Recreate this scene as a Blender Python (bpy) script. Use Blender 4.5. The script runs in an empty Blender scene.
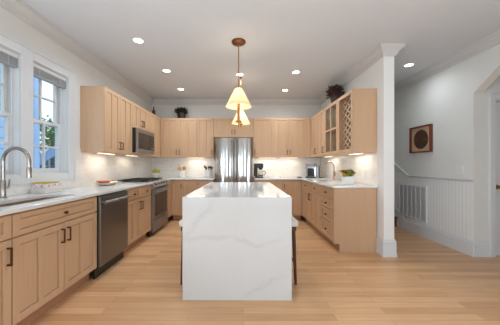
import bpy, bmesh, math, random
from mathutils import Vector, Matrix, Quaternion
R = math.radians
PI = math.pi
random.seed(7)
SC = bpy.context.scene
COL = SC.collection

# ------------------------------------------------------------------ camera
cam_d = bpy.data.cameras.new('camera')
cam_d.sensor_width = 36.0
cam_d.lens = 36.0 * 237.0 / 500.0
cam_d.shift_x = 0.0132
cam_d.shift_y = 0.005
cam_d.clip_start = 0.05
cam_d.clip_end = 200
cam = bpy.data.objects.new('camera', cam_d)
cam.location = (0, 0, 1.2)
cam.rotation_euler = (R(90), 0, 0)
COL.objects.link(cam)
SC.camera = cam

# ------------------------------------------------------------------ world, sun, exposure
SC.view_settings.view_transform = 'Standard'
SC.view_settings.look = 'None'
SC.view_settings.gamma = 1.0
SC.view_settings.use_curve_mapping = False
SC.view_settings.exposure = 0.57
wd = bpy.data.worlds.new('sky')
SC.world = wd
wd.use_nodes = True
_bg = wd.node_tree.nodes['Background']
_bg.inputs[0].default_value = (0.72, 0.86, 1.0, 1)
_bg.inputs[1].default_value = 1.15

def lamp(name, kind, loc, rot, energy, color=(1, 1, 1), parent=None, **kw):
    d = bpy.data.lights.new(name, kind)
    d.energy = energy
    d.color = color
    for k, v in kw.items():
        setattr(d, k, v)
    o = bpy.data.objects.new(name, d)
    o.location = loc
    o.rotation_euler = rot
    COL.objects.link(o)
    if parent:
        o.parent = parent
    return o

lamp('sun', 'SUN', (6, 2, 9), (R(20), R(35), 0), 2.0, (1, 0.97, 0.92), angle=R(1.5))
# daylight of the tall glazed doors behind the camera; the side lamps are added fill
DAY = (0.79, 0.90, 1.0)
lamp('rear_daylight', 'AREA', (0.95, -3.13, 1.15), (R(130), 0, 0), 25, DAY, shape='RECTANGLE', size=1.1, size_y=2.1)
lamp('rear_daylight', 'AREA', (-1.35, -3.13, 1.15), (R(130), 0, 0), 15, DAY, shape='RECTANGLE', size=0.6, size_y=2.1)
lamp('side_fill', 'AREA', (-2.1, -0.2, 1.3), (R(112), 0, R(-90)), 95, DAY, shape='RECTANGLE', size=2.2, size_y=1.9)  # extra fill before the solid left wall, no window here
lamp('side_fill', 'AREA', (2.93, -0.6, 1.35), (R(112), 0, R(90)), 52, DAY, shape='RECTANGLE', size=2.2, size_y=1.9)  # unseen fill added before the solid right wall

# ------------------------------------------------------------------ materials
def s2l(c):
    return tuple(((v / 255.0) / 12.92 if v / 255.0 <= 0.04045 else ((v / 255.0 + 0.055) / 1.055) ** 2.4) for v in c) + (1.0,)

class NT:
    def __init__(s, name):
        s.m = bpy.data.materials.new(name)
        s.m.use_nodes = True
        s.t = s.m.node_tree
        s.b = s.t.nodes['Principled BSDF']
    def n(s, typ, **kw):
        x = s.t.nodes.new(typ)
        for k, v in kw.items():
            if k.startswith('i_'):
                key = k[2:].replace('_', ' ')
                x.inputs[key].default_value = v
            else:
                setattr(x, k, v)
        return x
    def l(s, a, b):
        s.t.links.new(a, b)
    def math(s, op, a, b=None, c=None, clamp=False):
        x = s.t.nodes.new('ShaderNodeMath')
        x.operation = op
        x.use_clamp = clamp
        for i, v in enumerate((a, b, c)):
            if v is None: continue
            if isinstance(v, (int, float)): x.inputs[i].default_value = v
            else: s.l(v, x.inputs[i])
        return x.outputs[0]
    def mix(s, f, a, b):
        x = s.t.nodes.new('ShaderNodeMix')
        x.data_type = 'RGBA'
        for sock, v in ((x.inputs[0], f), (x.inputs[6], a), (x.inputs[7], b)):
            if isinstance(v, (int, float)): sock.default_value = v
            elif isinstance(v, tuple): sock.default_value = v
            else: s.l(v, sock)
        return x.outputs[2]
    def coords(s, scale=(1, 1, 1)):
        tc = s.n('ShaderNodeTexCoord')
        mp = s.n('ShaderNodeMapping')
        mp.inputs['Scale'].default_value = scale
        s.l(tc.outputs['Object'], mp.inputs[0])
        return mp.outputs[0]
    def noise(s, co, scale, detail=3, rough=0.5, dist=0.0):
        x = s.n('ShaderNodeTexNoise')
        x.inputs['Scale'].default_value = scale
        x.inputs['Detail'].default_value = detail
        x.inputs['Roughness'].default_value = rough
        x.inputs['Distortion'].default_value = dist
        s.l(co, x.inputs['Vector'])
        return x.outputs['Fac']
    def bump(s, h, strength=0.2, dist=0.01):
        x = s.n('ShaderNodeBump')
        x.inputs['Strength'].default_value = strength
        x.inputs['Distance'].default_value = dist
        s.l(h, x.inputs['Height'])
        s.l(x.outputs[0], s.b.inputs['Normal'])

def plain(name, rgb, rough=0.5, metal=0.0, spec=0.5, var=0.04, vs=6.0, **kw):
    m = NT(name)
    c = s2l(rgb)
    co = m.coords()
    f = m.noise(co, vs, 2)
    d = tuple(max(0, v * (1 - var * 2)) for v in c[:3]) + (1,)
    m.l(m.mix(f, d, c), m.b.inputs['Base Color'])
    m.b.inputs['Roughness'].default_value = rough
    m.b.inputs['Metallic'].default_value = metal
    m.b.inputs['Specular IOR Level'].default_value = spec
    for k, v in kw.items():
        m.b.inputs[k.replace('_', ' ')].default_value = v
    return m.m

def wood(name, rgb_a, rgb_b, scale=(14, 14, 1.1), rough=0.42, spec=0.4):
    m = NT(name)
    co = m.coords(scale)
    f = m.noise(co, 2.2, 5, 0.6, 0.4)
    co2 = m.coords((60, 60, 2.0))
    g = m.noise(co2, 2.0, 2)
    a = m.mix(f, s2l(rgb_a), s2l(rgb_b))
    dk = tuple(v * 0.8 for v in s2l(rgb_a)[:3]) + (1,)
    gg = m.math('MULTIPLY', m.math('SUBTRACT', g, 0.5, clamp=True), 1.2)
    m.l(m.mix(gg, a, dk), m.b.inputs['Base Color'])
    m.b.inputs['Roughness'].default_value = rough
    m.b.inputs['Specular IOR Level'].default_value = spec
    return m.m

def emis(name, rgb, st):
    m = NT(name)
    m.b.inputs['Base Color'].default_value = s2l(rgb)
    m.b.inputs['Emission Color'].default_value = s2l(rgb)
    m.b.inputs['Emission Strength'].default_value = st
    return m.m

M = {}
M['wall'] = plain('wall_paint', (226, 224, 219), 0.7, var=0.01, vs=1.5, spec=0.2)
M['partpaint'] = plain('white_column_paint', (240, 239, 236), 0.5, var=0.01, vs=1.5)
M['crown'] = plain('crown_paint', (208, 206, 204), 0.6, var=0.01, vs=2)
M['ceiling'] = plain('ceiling_paint', (220, 223, 227), 0.8, var=0.01, vs=1.5, spec=0.15)
M['trim'] = plain('trim_paint', (220, 220, 221), 0.35, var=0.01, vs=2, spec=0.4)
M['maple'] = wood('maple_veneer', (198, 160, 125), (210, 173, 138))
M['mapleh'] = wood('maple_drawer_veneer', (198, 160, 125), (210, 173, 138), (1.1, 14, 14))
M['mapleg'] = wood('maple_semi_gloss_panel', (198, 160, 125), (210, 173, 138), rough=0.16, spec=0.9)
M['lat'] = wood('pale_lattice_strip', (226, 198, 168), (232, 206, 178))
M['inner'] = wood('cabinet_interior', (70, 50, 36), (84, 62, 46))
M['kick'] = wood('toe_kick_wood', (176, 128, 96), (190, 142, 108), (1.1, 14, 14))
M['bronze'] = plain('bronze_hardware', (92, 64, 42), 0.38, 0.8)
M['steel'] = plain('brushed_stainless', (184, 181, 178), 0.13, 1.0, vs=3)
M['steel2'] = plain('satin_stainless', (158, 158, 160), 0.42, 0.9, vs=3)
M['steel3'] = plain('mid_stainless', (160, 158, 157), 0.4, 0.95, vs=3)
M['dsteel'] = plain('dark_stainless', (132, 131, 132), 0.3, 1.0, vs=3)
M['sink'] = plain('warm_satin_sink', (176, 150, 128), 0.35, 0.6)
M['chrome'] = plain('polished_nickel', (168, 162, 154), 0.2, 1.0)
M['copper'] = plain('bronze_faucet', (186, 162, 144), 0.32, 1.0)
M['brass'] = plain('aged_brass', (176, 128, 78), 0.32, 0.9)
M['abrass'] = plain('antique_copper', (136, 90, 58), 0.4, 0.85)
M['black'] = plain('black_enamel', (22, 22, 24), 0.35)
M['blackg'] = plain('black_glass', (40, 38, 38), 0.08)
M['iron'] = plain('cast_iron', (34, 33, 34), 0.6)
M['dwood'] = wood('dark_walnut', (74, 46, 32), (92, 58, 40))
M['white'] = plain('white_ceramic', (238, 236, 232), 0.25)
M['plastic'] = plain('white_plastic', (236, 234, 228), 0.4)
M['cushion'] = plain('cream_upholstery', (232, 226, 216), 0.85)
M['darkleaf'] = plain('dark_foliage', (44, 36, 28), 0.7, var=0.2)
M['redleaf'] = plain('burgundy_foliage', (74, 48, 42), 0.7, var=0.2)
M['darkpot'] = plain('dark_pot', (40, 28, 24), 0.5)
M['brownpot'] = plain('brown_wooden_pot', (72, 50, 40), 0.6, var=0.1)
M['green'] = plain('succulent_green', (158, 166, 58), 0.5, var=0.2, vs=40)
M['green2'] = plain('succulent_dark_green', (74, 92, 30), 0.5, var=0.2, vs=40)
M['orange'] = plain('orange_petal', (220, 150, 60), 0.5)
M['fruit'] = plain('yellow_fruit', (190, 168, 50), 0.45, var=0.15, vs=30)
M['coral'] = plain('coral_ceramic', (214, 96, 60), 0.3, var=0.1, vs=20)
M['spoon'] = wood('spoon_wood', (214, 160, 96), (226, 178, 116))
M['cream'] = plain('cream_ceramic', (236, 228, 210), 0.3)
M['towel'] = plain('white_towel', (236, 228, 220), 0.9)
M['towely'] = plain('yellow_towel', (206, 176, 64), 0.9)
M['mat'] = plain('tan_mat_board', (206, 172, 136), 0.8)
M['medal'] = plain('carved_brown_wood', (92, 60, 36), 0.55, var=0.3, vs=60)
M['frame'] = wood('mahogany_frame', (104, 50, 34), (124, 64, 44))
M['siding'] = None
M['grille'] = plain('grille_metal', (214, 214, 212), 0.5)
M['grillefilter'] = plain('grille_filter_grey', (205, 205, 205), 0.7)  # even light grey of the filter behind the louvres
M['stairw'] = wood('stair_mahogany', (112, 58, 42), (130, 72, 52), (1.1, 14, 14))
M['blind'] = plain('grey_blind_slats', (176, 177, 178), 0.5)
M['bulb'] = emis('lamp_lens', (255, 244, 226), 9.0)
M['ucl'] = emis('under_cabinet_lens', (255, 232, 196), 3.0)
M['redbottle'] = plain('dark_red_glass', (96, 34, 26), 0.15)

# floor
m = NT('oak_strip_floor')
tc = m.n('ShaderNodeTexCoord')
br = m.n('ShaderNodeTexBrick')
br.offset = 0.37; br.offset_frequency = 2; br.squash = 1.0
br.inputs['Scale'].default_value = 1.0
br.inputs['Brick Width'].default_value = 1.15
br.inputs['Row Height'].default_value = 0.083
br.inputs['Mortar Size'].default_value = 0.0012
br.inputs['Mortar Smooth'].default_value = 0.1
br.inputs['Bias'].default_value = 0.0
br.inputs['Color1'].default_value = s2l((204, 155, 111))
br.inputs['Color2'].default_value = s2l((232, 187, 141))
br.inputs['Mortar'].default_value = s2l((160, 112, 78))
m.l(tc.outputs['Object'], br.inputs['Vector'])
gco = m.coords((1.3, 26, 1))
g = m.noise(gco, 2.0, 5, 0.6, 0.3)
c1 = m.mix(m.math('MULTIPLY', m.math('SUBTRACT', g, 0.35, clamp=True), 1.1), br.outputs['Color'], s2l((178, 124, 84)))
g2 = m.noise(m.coords((0.6, 3.0, 1)), 1.2, 2)
c2 = m.mix(m.math('MULTIPLY', m.math('SUBTRACT', g2, 0.45, clamp=True), 0.9), c1, s2l((232, 196, 158)))
m.l(c2, m.b.inputs['Base Color'])
m.b.inputs['Roughness'].default_value = 0.34
m.b.inputs['Specular IOR Level'].default_value = 0.4
M['floor'] = m.m

# quartz, with island veins along given lines (object coordinates)
def quartz(name, veins=(), dim=0):
    m = NT(name)
    tc = m.n('ShaderNodeTexCoord')
    sp = m.n('ShaderNodeSeparateXYZ')
    m.l(tc.outputs['Object'], sp.inputs[0])
    x, z = sp.outputs[0], sp.outputs[2]
    co = m.coords()
    w = m.math('SUBTRACT', m.noise(co, 4.0, 5, 0.65), 0.5)
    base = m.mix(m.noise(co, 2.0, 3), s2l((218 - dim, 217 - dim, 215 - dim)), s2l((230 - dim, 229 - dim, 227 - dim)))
    speck = m.noise(co, 55, 3, 0.7)
    # faint all-over veining
    n1 = m.noise(m.coords((1, 1, 1)), 1.1, 6, 0.62, 0.8)
    v = m.math('MULTIPLY', m.math('SUBTRACT', 1.0, m.math('MULTIPLY', m.math('ABSOLUTE', m.math('SUBTRACT', n1, 0.52)), 60), clamp=True), 0.06)
    col = m.mix(v, base, s2l((176, 176, 180)))
    for (x0, z0, x1, z1, wd_, st, sk) in veins:
        L = math.hypot(x1 - x0, z1 - z0)
        ux, uz = (x1 - x0) / L, (z1 - z0) / L
        dx = m.math('SUBTRACT', x, x0); dz = m.math('SUBTRACT', z, z0)
        al = m.math('ADD', m.math('MULTIPLY', dx, ux), m.math('MULTIPLY', dz, uz))
        pe = m.math('ADD', m.math('ADD', m.math('MULTIPLY', dx, -uz), m.math('MULTIPLY', dz, ux)), m.math('MULTIPLY', w, 0.16))
        f = m.math('SUBTRACT', 1.0, m.math('DIVIDE', m.math('ABSOLUTE', pe), wd_), clamp=True)
        e0 = m.math('MULTIPLY', al, 12.0, clamp=True)
        e1 = m.math('MULTIPLY', m.math('SUBTRACT', L, al), 12.0, clamp=True)
        f = m.math('MULTIPLY', m.math('MULTIPLY', f, e0), e1)
        if sk:
            f = m.math('MULTIPLY', f, m.math('MULTIPLY', m.math('SUBTRACT', speck, 0.42, clamp=True), 5.0, clamp=True))
        col = m.mix(m.math('MULTIPLY', f, st * 0.62), col, s2l((150, 150, 154)))
    m.l(col, m.b.inputs['Base Color'])
    m.b.inputs['Roughness'].default_value = 0.12
    m.b.inputs['Specular IOR Level'].default_value = 0.5
    return m.m
M['quartz'] = quartz('white_quartz')
M['islandtop'] = quartz('island_top_quartz', (), 0)
M['islandtop'].node_tree.nodes['Principled BSDF'].inputs['Roughness'].default_value = 0.05
M['islandq'] = quartz('veined_quartz_shaded', [
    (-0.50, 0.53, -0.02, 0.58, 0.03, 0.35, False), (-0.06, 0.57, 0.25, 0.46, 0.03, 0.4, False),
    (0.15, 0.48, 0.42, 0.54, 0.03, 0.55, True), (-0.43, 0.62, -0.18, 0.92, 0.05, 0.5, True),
    (0.05, 0.02, 0.44, 0.24, 0.035, 0.6, True), (-0.52, 0.50, -0.22, 0.84, 0.04, 0.22, False)], 26)  # front panel colour darkened, its shade against the top put into the stone

# backsplash tile
def tile(name, axis):
    m = NT(name)
    tc = m.n('ShaderNodeTexCoord')
    sp = m.n('ShaderNodeSeparateXYZ'); cb = m.n('ShaderNodeCombineXYZ')
    m.l(tc.outputs['Object'], sp.inputs[0])
    m.l(sp.outputs[axis], cb.inputs[0]); m.l(sp.outputs[2], cb.inputs[1])
    br = m.n('ShaderNodeTexBrick')
    br.inputs['Scale'].default_value = 1.0
    br.inputs['Brick Width'].default_value = 0.30
    br.inputs['Row Height'].default_value = 0.076
    br.inputs['Mortar Size'].default_value = 0.0018
    br.inputs['Mortar Smooth'].default_value = 0.3
    br.inputs['Color1'].default_value = s2l((236, 232, 225))
    br.inputs['Color2'].default_value = s2l((242, 238, 233))
    br.inputs['Mortar'].default_value = s2l((226, 220, 212))
    m.l(cb.outputs[0], br.inputs['Vector'])
    n1 = m.noise(m.coords((1, 1, 3)), 5, 5, 0.6, 1.0)
    f = m.math('MULTIPLY', m.math('SUBTRACT', n1, 0.5, clamp=True), 1.6)
    m.l(m.mix(f, br.outputs['Color'], s2l((196, 190, 184))), m.b.inputs['Base Color'])
    m.b.inputs['Roughness'].default_value = 0.22
    return m.m
M['tilex'] = tile('marble_tile_back', 0)
M['tiley'] = tile('marble_tile_side', 1)

# beadboard (grooves along y)
m = NT('beadboard_paint')
tc = m.n('ShaderNodeTexCoord'); sp = m.n('ShaderNodeSeparateXYZ')
m.l(tc.outputs['Object'], sp.inputs[0])
fr = m.math('FRACT', m.math('MULTIPLY', sp.outputs[1], 1 / 0.055))
gr = m.math('LESS_THAN', fr, 0.12)
m.l(m.mix(gr, s2l((242, 241, 238)), s2l((222, 221, 218))), m.b.inputs['Base Color'])
m.b.inputs['Roughness'].default_value = 0.4
m.bump(m.math('SUBTRACT', 1.0, gr), 0.5, 0.004)
M['bead'] = m.m

# siding
m = NT('blue_lap_siding')
tc = m.n('ShaderNodeTexCoord'); sp = m.n('ShaderNodeSeparateXYZ')
m.l(tc.outputs['Object'], sp.inputs[0])
fr = m.math('FRACT', m.math('MULTIPLY', sp.outputs[2], 1 / 0.18))
gr = m.math('LESS_THAN', fr, 0.1)
m.l(m.mix(gr, s2l((146, 176, 212)), s2l((110, 140, 178))), m.b.inputs['Base Color'])
m.b.inputs['Roughness'].default_value = 0.6
M['siding'] = m.m
M['bluepaint'] = plain('blue_stair_paint', (142, 172, 212), 0.6)
M['bluedark'] = plain('slate_blue_paint', (66, 92, 130), 0.6)
M['treeleaf'] = plain('tree_leaf', (92, 140, 84), 0.7, var=0.25, vs=3)
M['bark'] = plain('tree_bark', (92, 76, 62), 0.9, var=0.2)
M['grass'] = plain('lawn', (104, 130, 84), 0.9, var=0.2)

# glass: clear with a fresnel sheen
m = NT('window_glass')
tr = m.n('ShaderNodeBsdfTransparent'); gl = m.n('ShaderNodeBsdfGlossy'); mx = m.n('ShaderNodeMixShader'); fz = m.n('ShaderNodeLayerWeight')
fac = m.math('ADD', m.math('MULTIPLY', m.math('POWER', fz.outputs['Facing'], 5.0), 0.6), 0.04)
gl.inputs['Roughness'].default_value = 0.02
tr.inputs[0].default_value = (0.96, 0.98, 0.98, 1)
m.l(fac, mx.inputs[0]); m.l(tr.outputs[0], mx.inputs[1]); m.l(gl.outputs[0], mx.inputs[2])
m.l(mx.outputs[0], m.t.nodes['Material Output'].inputs[0])
M['glass'] = m.m
# lamp shade: translucent pleated fabric
m = NT('cream_shade_fabric')
tl = m.n('ShaderNodeBsdfTranslucent'); df = m.n('ShaderNodeBsdfDiffuse'); mx = m.n('ShaderNodeMixShader')
tl.inputs[0].default_value = s2l((255, 240, 206)); df.inputs[0].default_value = s2l((246, 236, 212))
mx.inputs[0].default_value = 0.55
m.l(tl.outputs[0], mx.inputs[1]); m.l(df.outputs[0], mx.inputs[2]); 
m.l(mx.outputs[0], m.t.nodes['Material Output'].inputs[0])
M['shade'] = m.m
# striped fabric for folded towel
m = NT('floral_towel')
n1 = m.noise(m.coords(), 60, 2)
m.l(m.mix(m.math('MULTIPLY', m.math('SUBTRACT', n1, 0.52, clamp=True), 9, clamp=True), s2l((238, 232, 226)), s2l((196, 150, 150))), m.b.inputs['Base Color'])
m.b.inputs['Roughness'].default_value = 0.9
M['towelf'] = m.m

# ------------------------------------------------------------------ mesh builders
class MB:
    def __init__(s): s.bm = bmesh.new()
    def box(s, x0, x1, y0, y1, z0, z1):
        vs = [s.bm.verts.new(p) for p in ((x0, y0, z0), (x1, y0, z0), (x1, y1, z0), (x0, y1, z0), (x0, y0, z1), (x1, y0, z1), (x1, y1, z1), (x0, y1, z1))]
        for f in ((0, 3, 2, 1), (4, 5, 6, 7), (0, 1, 5, 4), (1, 2, 6, 5), (2, 3, 7, 6), (3, 0, 4, 7)):
            s.bm.faces.new([vs[i] for i in f])
        return s
    def prism(s, pts, axis, a, b):
        """pts: 2-D outline; extruded along axis (0,1,2) from a to b"""
        def P(p, t):
            if axis == 0: return (t, p[0], p[1])
            if axis == 1: return (p[0], t, p[1])
            return (p[0], p[1], t)
        A = [s.bm.verts.new(P(p, a)) for p in pts]; B = [s.bm.verts.new(P(p, b)) for p in pts]
        n = len(pts)
        s.bm.faces.new(A[::-1]); s.bm.faces.new(B)
        for i in range(n):
            s.bm.faces.new((A[i], A[(i + 1) % n], B[(i + 1) % n], B[i]))
        return s
    def tube(s, pts, r, n=10, caps=True):
        pts = [Vector(p) for p in pts]
        rs = r if isinstance(r, (list, tuple)) else [r] * len(pts)
        rings = []; up = None
        for i, p in enumerate(pts):
            if i == 0: d = pts[1] - pts[0]
            elif i == len(pts) - 1: d = pts[-1] - pts[-2]
            else: d = (pts[i + 1] - p).normalized() + (p - pts[i - 1]).normalized()
            d.normalize()
            if up is None:
                up = Vector((0, 0, 1)) if abs(d.z) < 0.9 else Vector((1, 0, 0))
            u = (up - d * up.dot(d)).normalized(); v = d.cross(u); up = u
            rings.append([s.bm.verts.new(p + (u * math.cos(2 * PI * k / n) + v * math.sin(2 * PI * k / n)) * rs[i]) for k in range(n)])
        for a, b in zip(rings, rings[1:]):
            for k in range(n):
                s.bm.faces.new((a[k], a[(k + 1) % n], b[(k + 1) % n], b[k]))
        if caps:
            s.bm.faces.new(rings[0][::-1]); s.bm.faces.new(rings[-1])
        return s
    def lathe(s, prof, c=(0, 0, 0), n=20, closed=False):
        rings = []
        for (r, z) in prof:
            if r < 1e-5: rings.append([s.bm.verts.new((c[0], c[1], c[2] + z))])
            else: rings.append([s.bm.verts.new((c[0] + r * math.cos(2 * PI * k / n), c[1] + r * math.sin(2 * PI * k / n), c[2] + z)) for k in range(n)])
        if closed: rings.append(rings[0])
        for a, b in zip(rings, rings[1:]):
            for k in range(n):
                k2 = (k + 1) % n
                if len(a) == 1 and len(b) == 1: continue
                if len(a) == 1: s.bm.faces.new((a[0], b[k2], b[k]))
                elif len(b) == 1: s.bm.faces.new((a[k], a[k2], b[0]))
                else: s.bm.faces.new((a[k], a[k2], b[k2], b[k]))
        return s
    def leaf(s, p, d, L, w, bend=0.3):
        p = Vector(p); d = Vector(d).normalized()
        side = d.cross(Vector((0, 0, 1)))
        if side.length < 0.05: side = Vector((1, 0, 0))
        side.normalize()
        q = p + d * L * 0.5 + Vector((0, 0, L * 0.05)); e = p + d * L - Vector((0, 0, L * bend))
        a, b, c, f = [s.bm.verts.new(x) for x in (p, q + side * w, e, q - side * w)]
        s.bm.faces.new((a, b, c, f))
        return s
    def build(s, name, mat, parent=None, bevel=0.0, smooth=False, seg=1, solid=0.0):
        bmesh.ops.recalc_face_normals(s.bm, faces=s.bm.faces)
        me = bpy.data.meshes.new(name)
        s.bm.to_mesh(me); s.bm.free()
        me.materials.append(M[mat] if isinstance(mat, str) else mat)
        if smooth:
            for p in me.polygons: p.use_smooth = True
        o = bpy.data.objects.new(name, me)
        COL.objects.link(o)
        if parent: o.parent = parent
        if solid:
            md = o.modifiers.new('solid', 'SOLIDIFY'); md.thickness = solid; md.offset = 0
        if bevel:
            md = o.modifiers.new('bevel', 'BEVEL'); md.width = bevel; md.segments = seg; md.limit_method = 'ANGLE'; md.angle_limit = R(40)
        if smooth and not bevel:
            try:
                me.set_sharp_from_angle(angle=R(45))
            except Exception: pass
        return o

def box(*a): return MB().box(*a)
def tag(o, label=None, cat=None, group=None, kind=None):
    if label: o['label'] = label
    if cat: o['category'] = cat
    if group: o['group'] = group
    if kind: o['kind'] = kind
    return o
def thing(name, label, cat, loc=(0, 0, 0), rz=0, group=None, kind=None):
    o = bpy.data.objects.new(name, None)
    o.empty_display_size = 0.1
    COL.objects.link(o)
    o.location = loc; o.rotation_euler = (0, 0, rz)
    return tag(o, label, cat, group, kind)
def struct(o):
    o['kind'] = 'structure'
    return o
def slab(name, outer, holes, z0, z1, mat, parent=None, bevel=0.0):
    bm = bmesh.new()
    loops = [outer] + list(holes)
    edges = []
    for lp in loops:
        vs = [bm.verts.new((p[0], p[1], z0)) for p in lp]
        for i in range(len(vs)):
            edges.append(bm.edges.new((vs[i], vs[(i + 1) % len(vs)])))
    bmesh.ops.triangle_fill(bm, use_beauty=True, use_dissolve=False, edges=edges)
    r = bmesh.ops.extrude_face_region(bm, geom=bm.faces[:])
    for v in [g for g in r['geom'] if isinstance(g, bmesh.types.BMVert)]: v.co.z = z1
    mb = MB(); mb.bm.free(); mb.bm = bm
    return mb.build(name, mat, parent, bevel)
def rrect(x0, x1, y0, y1, r, n=5):
    pts = []
    for cx, cy, a0 in ((x1 - r, y1 - r, 0), (x0 + r, y1 - r, 90), (x0 + r, y0 + r, 180), (x1 - r, y0 + r, 270)):
        for k in range(n + 1):
            a = R(a0 + 90 * k / n)
            pts.append((cx + r * math.cos(a), cy + r * math.sin(a)))
    return pts
def sweep(path, prof, mb=None):
    """sweep closed (u,z) outline along a 2-D path; u grows to the left of travel"""
    mb = mb or MB()
    n = len(path); rings = []
    P = [Vector(p) for p in path]
    for i in range(n):
        d0 = (P[i] - P[i - 1]).normalized() if i > 0 else None
        d1 = (P[i + 1] - P[i]).normalized() if i < n - 1 else None
        if d0 is None: d0 = d1
        if d1 is None: d1 = d0
        n0 = Vector((-d0.y, d0.x)); n1 = Vector((-d1.y, d1.x))
        mt = (n0 + n1); mt = mt / (mt.dot(n0))
        rings.append([mb.bm.verts.new((P[i].x + mt.x * u, P[i].y + mt.y * u, z)) for u, z in prof])
    k = len(prof)
    for a, b in zip(rings, rings[1:]):
        for j in range(k):
            mb.bm.faces.new((a[j], a[(j + 1) % k], b[(j + 1) % k], b[j]))
    mb.bm.faces.new(rings[0]); mb.bm.faces.new(rings[-1][::-1])
    return mb

# ------------------------------------------------------------------ the room
XL, XR, YB, ZC = -2.18, 3.01, 5.64, 2.743
PX0, PX1, PY = 1.84, 1.978, 3.108
YR = -3.2
struct(box(XL - 0.2, 4.8, YR - 0.2, YB + 0.2, -0.12, 0).build('floor', 'floor'))
struct(box(XL - 0.2, 4.8, YR - 0.2, YB + 0.2, ZC, ZC + 0.15).build('ceiling', 'ceiling'))

WZ0, WZ1 = 1.10, 2.28
WINS = [(2.444, 2.937), (1.82, 2.313), (1.196, 1.689)]
mb = MB()
mb.box(XL - 0.15, XL, YR, YB, 0, WZ0); mb.box(XL - 0.15, XL, YR, YB, WZ1, ZC)
ys = [YR] + sorted([v for w in WINS for v in w]) + [YB]
for i in range(0, len(ys), 2): mb.box(XL - 0.15, XL, ys[i], ys[i + 1], WZ0, WZ1)
wl = struct(mb.build('wall_left', 'wall'))
wb = struct(box(XL - 0.2, 4.8, YB, YB + 0.2, 0, ZC).build('wall_back', 'wall'))
# right wall with a clipped-corner opening nearer than y = 3.10
mb = MB()
mb.box(XR, XR + 0.12, 3.10, YB, 0, ZC)
mb.prism([(3.10, 2.14), (2.78, 2.385), (1.6, 2.385), (1.28, 2.14), (1.28, ZC), (3.10, ZC)][::-1], 0, XR, XR + 0.12)
mb.box(XR, XR + 0.12, YR, 1.28, 0, ZC)
wr = struct(mb.build('wall_right', 'wall'))
# vestibule: wall facing the camera with a door, and its end walls
DX0 = 3.285
mb = MB()
mb.box(XR + 0.12, DX0, 3.10, 3.22, 0, ZC); mb.box(DX0, DX0 + 0.82, 3.10, 3.22, 2.05, ZC); mb.box(DX0 + 0.82, 4.8, 3.10, 3.22, 0, ZC)
struct(mb.build('wall_vestibule', 'wall'))
struct(box(4.6, 4.8, YR, 3.10, 0, ZC).build('wall_far_right', 'wall'))
# rear wall with glazed door openings
mb = MB()
RO = [(-1.75, -0.95), (0.3, 1.6), (2.55, 2.95), (3.3, 4.3)]
mb.box(XL - 0.2, 4.8, YR - 0.2, YR, 2.25, ZC)
xs = [XL - 0.2, -1.75, -0.95, 0.3, 1.6, 4.8]
for i in range(0, 6, 2): mb.box(xs[i], xs[i + 1], YR - 0.2, YR, 0, 2.25)
struct(mb.build('wall_rear', 'wall'))
struct(box(PX0, PX1, PY, YB, 0, ZC).build('wall_partition', 'partpaint'))

# backsplash
mb = MB(); mb.box(XL, XL + 0.008, 0.2, YB, 0.915, 1.02); mb.box(XL, XL + 0.008, 3.075, YB, 1.02, 1.42)
mb.build('backsplash', 'tiley', wl)
box(XL + 0.008, PX0 - 0.008, YB - 0.008, YB, 0.915, 1.42).build('backsplash', 'tilex', wb)
struct(box(PX0 - 0.008, PX0, 3.235, YB - 0.008, 0.915, 1.42).build('trim_backsplash', 'tiley'))

# crown moulding
prof = [(0, ZC), (0, 2.625), (0.012, 2.625), (0.018, 2.640), (0.030, 2.650), (0.034, 2.672), (0.070, 2.708), (0.084, 2.715), (0.090, 2.730), (0.098, 2.733), (0.098, ZC)]
path = [(XR, YR), (XR, YB), (PX1, YB), (PX1, PY), (PX0, PY), (PX0, YB), (XL, YB), (XL, YR)]
struct(sweep(path, prof).build('trim_1', 'crown'))
# baseboards
bp = [(0, 0), (0.016, 0), (0.016, 0.165), (0.010, 0.185), (0.008, 0.2), (0, 0.2)]
cp = [(0, 0), (0.024, 0), (0.024, 0.03), (0.018, 0.04), (0.018, 0.195), (0.010, 0.212), (0.008, 0.225), (0, 0.225)]
struct(sweep([(XR, 3.10), (XR, 4.40)], bp).build('baseboard_right', 'trim'))
struct(sweep([(DX0 - 0.086, 3.10), (XR, 3.10)], bp).build('baseboard_vestibule', 'trim'))
struct(sweep([(PX1, 4.4), (PX1, PY), (PX0, PY), (PX0, 3.25)], cp).build('baseboard_partition', 'trim'))
# wainscot + chair rail, following the stair
box(XR - 0.006, XR, 3.10, 4.31, 0.2, 0.985).build('beadboard', 'bead', wr)
MB().prism([(4.31, 0.2), (5.6, 0.95), (5.6, 1.73), (4.31, 0.985)], 0, XR - 0.006, XR).build('beadboard', 'bead', wr)
rp = [(0, 0.975), (0.012, 0.975), (0.016, 0.99), (0.034, 1.0), (0.034, 1.018), (0, 1.018)]
struct(sweep([(XR, 3.10), (XR, 4.31)], rp).build('trim_2', 'trim'))
struct(MB().prism([(4.31, 0.975), (4.31, 1.018), (5.6, 1.763), (5.6, 1.715)], 0, XR - 0.03, XR).build('trim_3', 'trim'))
struct(MB().prism([(4.40, 0.0), (4.40, 0.2), (5.6, 0.96), (5.6, 0.0)], 0, XR - 0.02, XR - 0.0062).build('trim_4', 'trim'))
# soffit lining of the clipped opening keeps the wall paint

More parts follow.
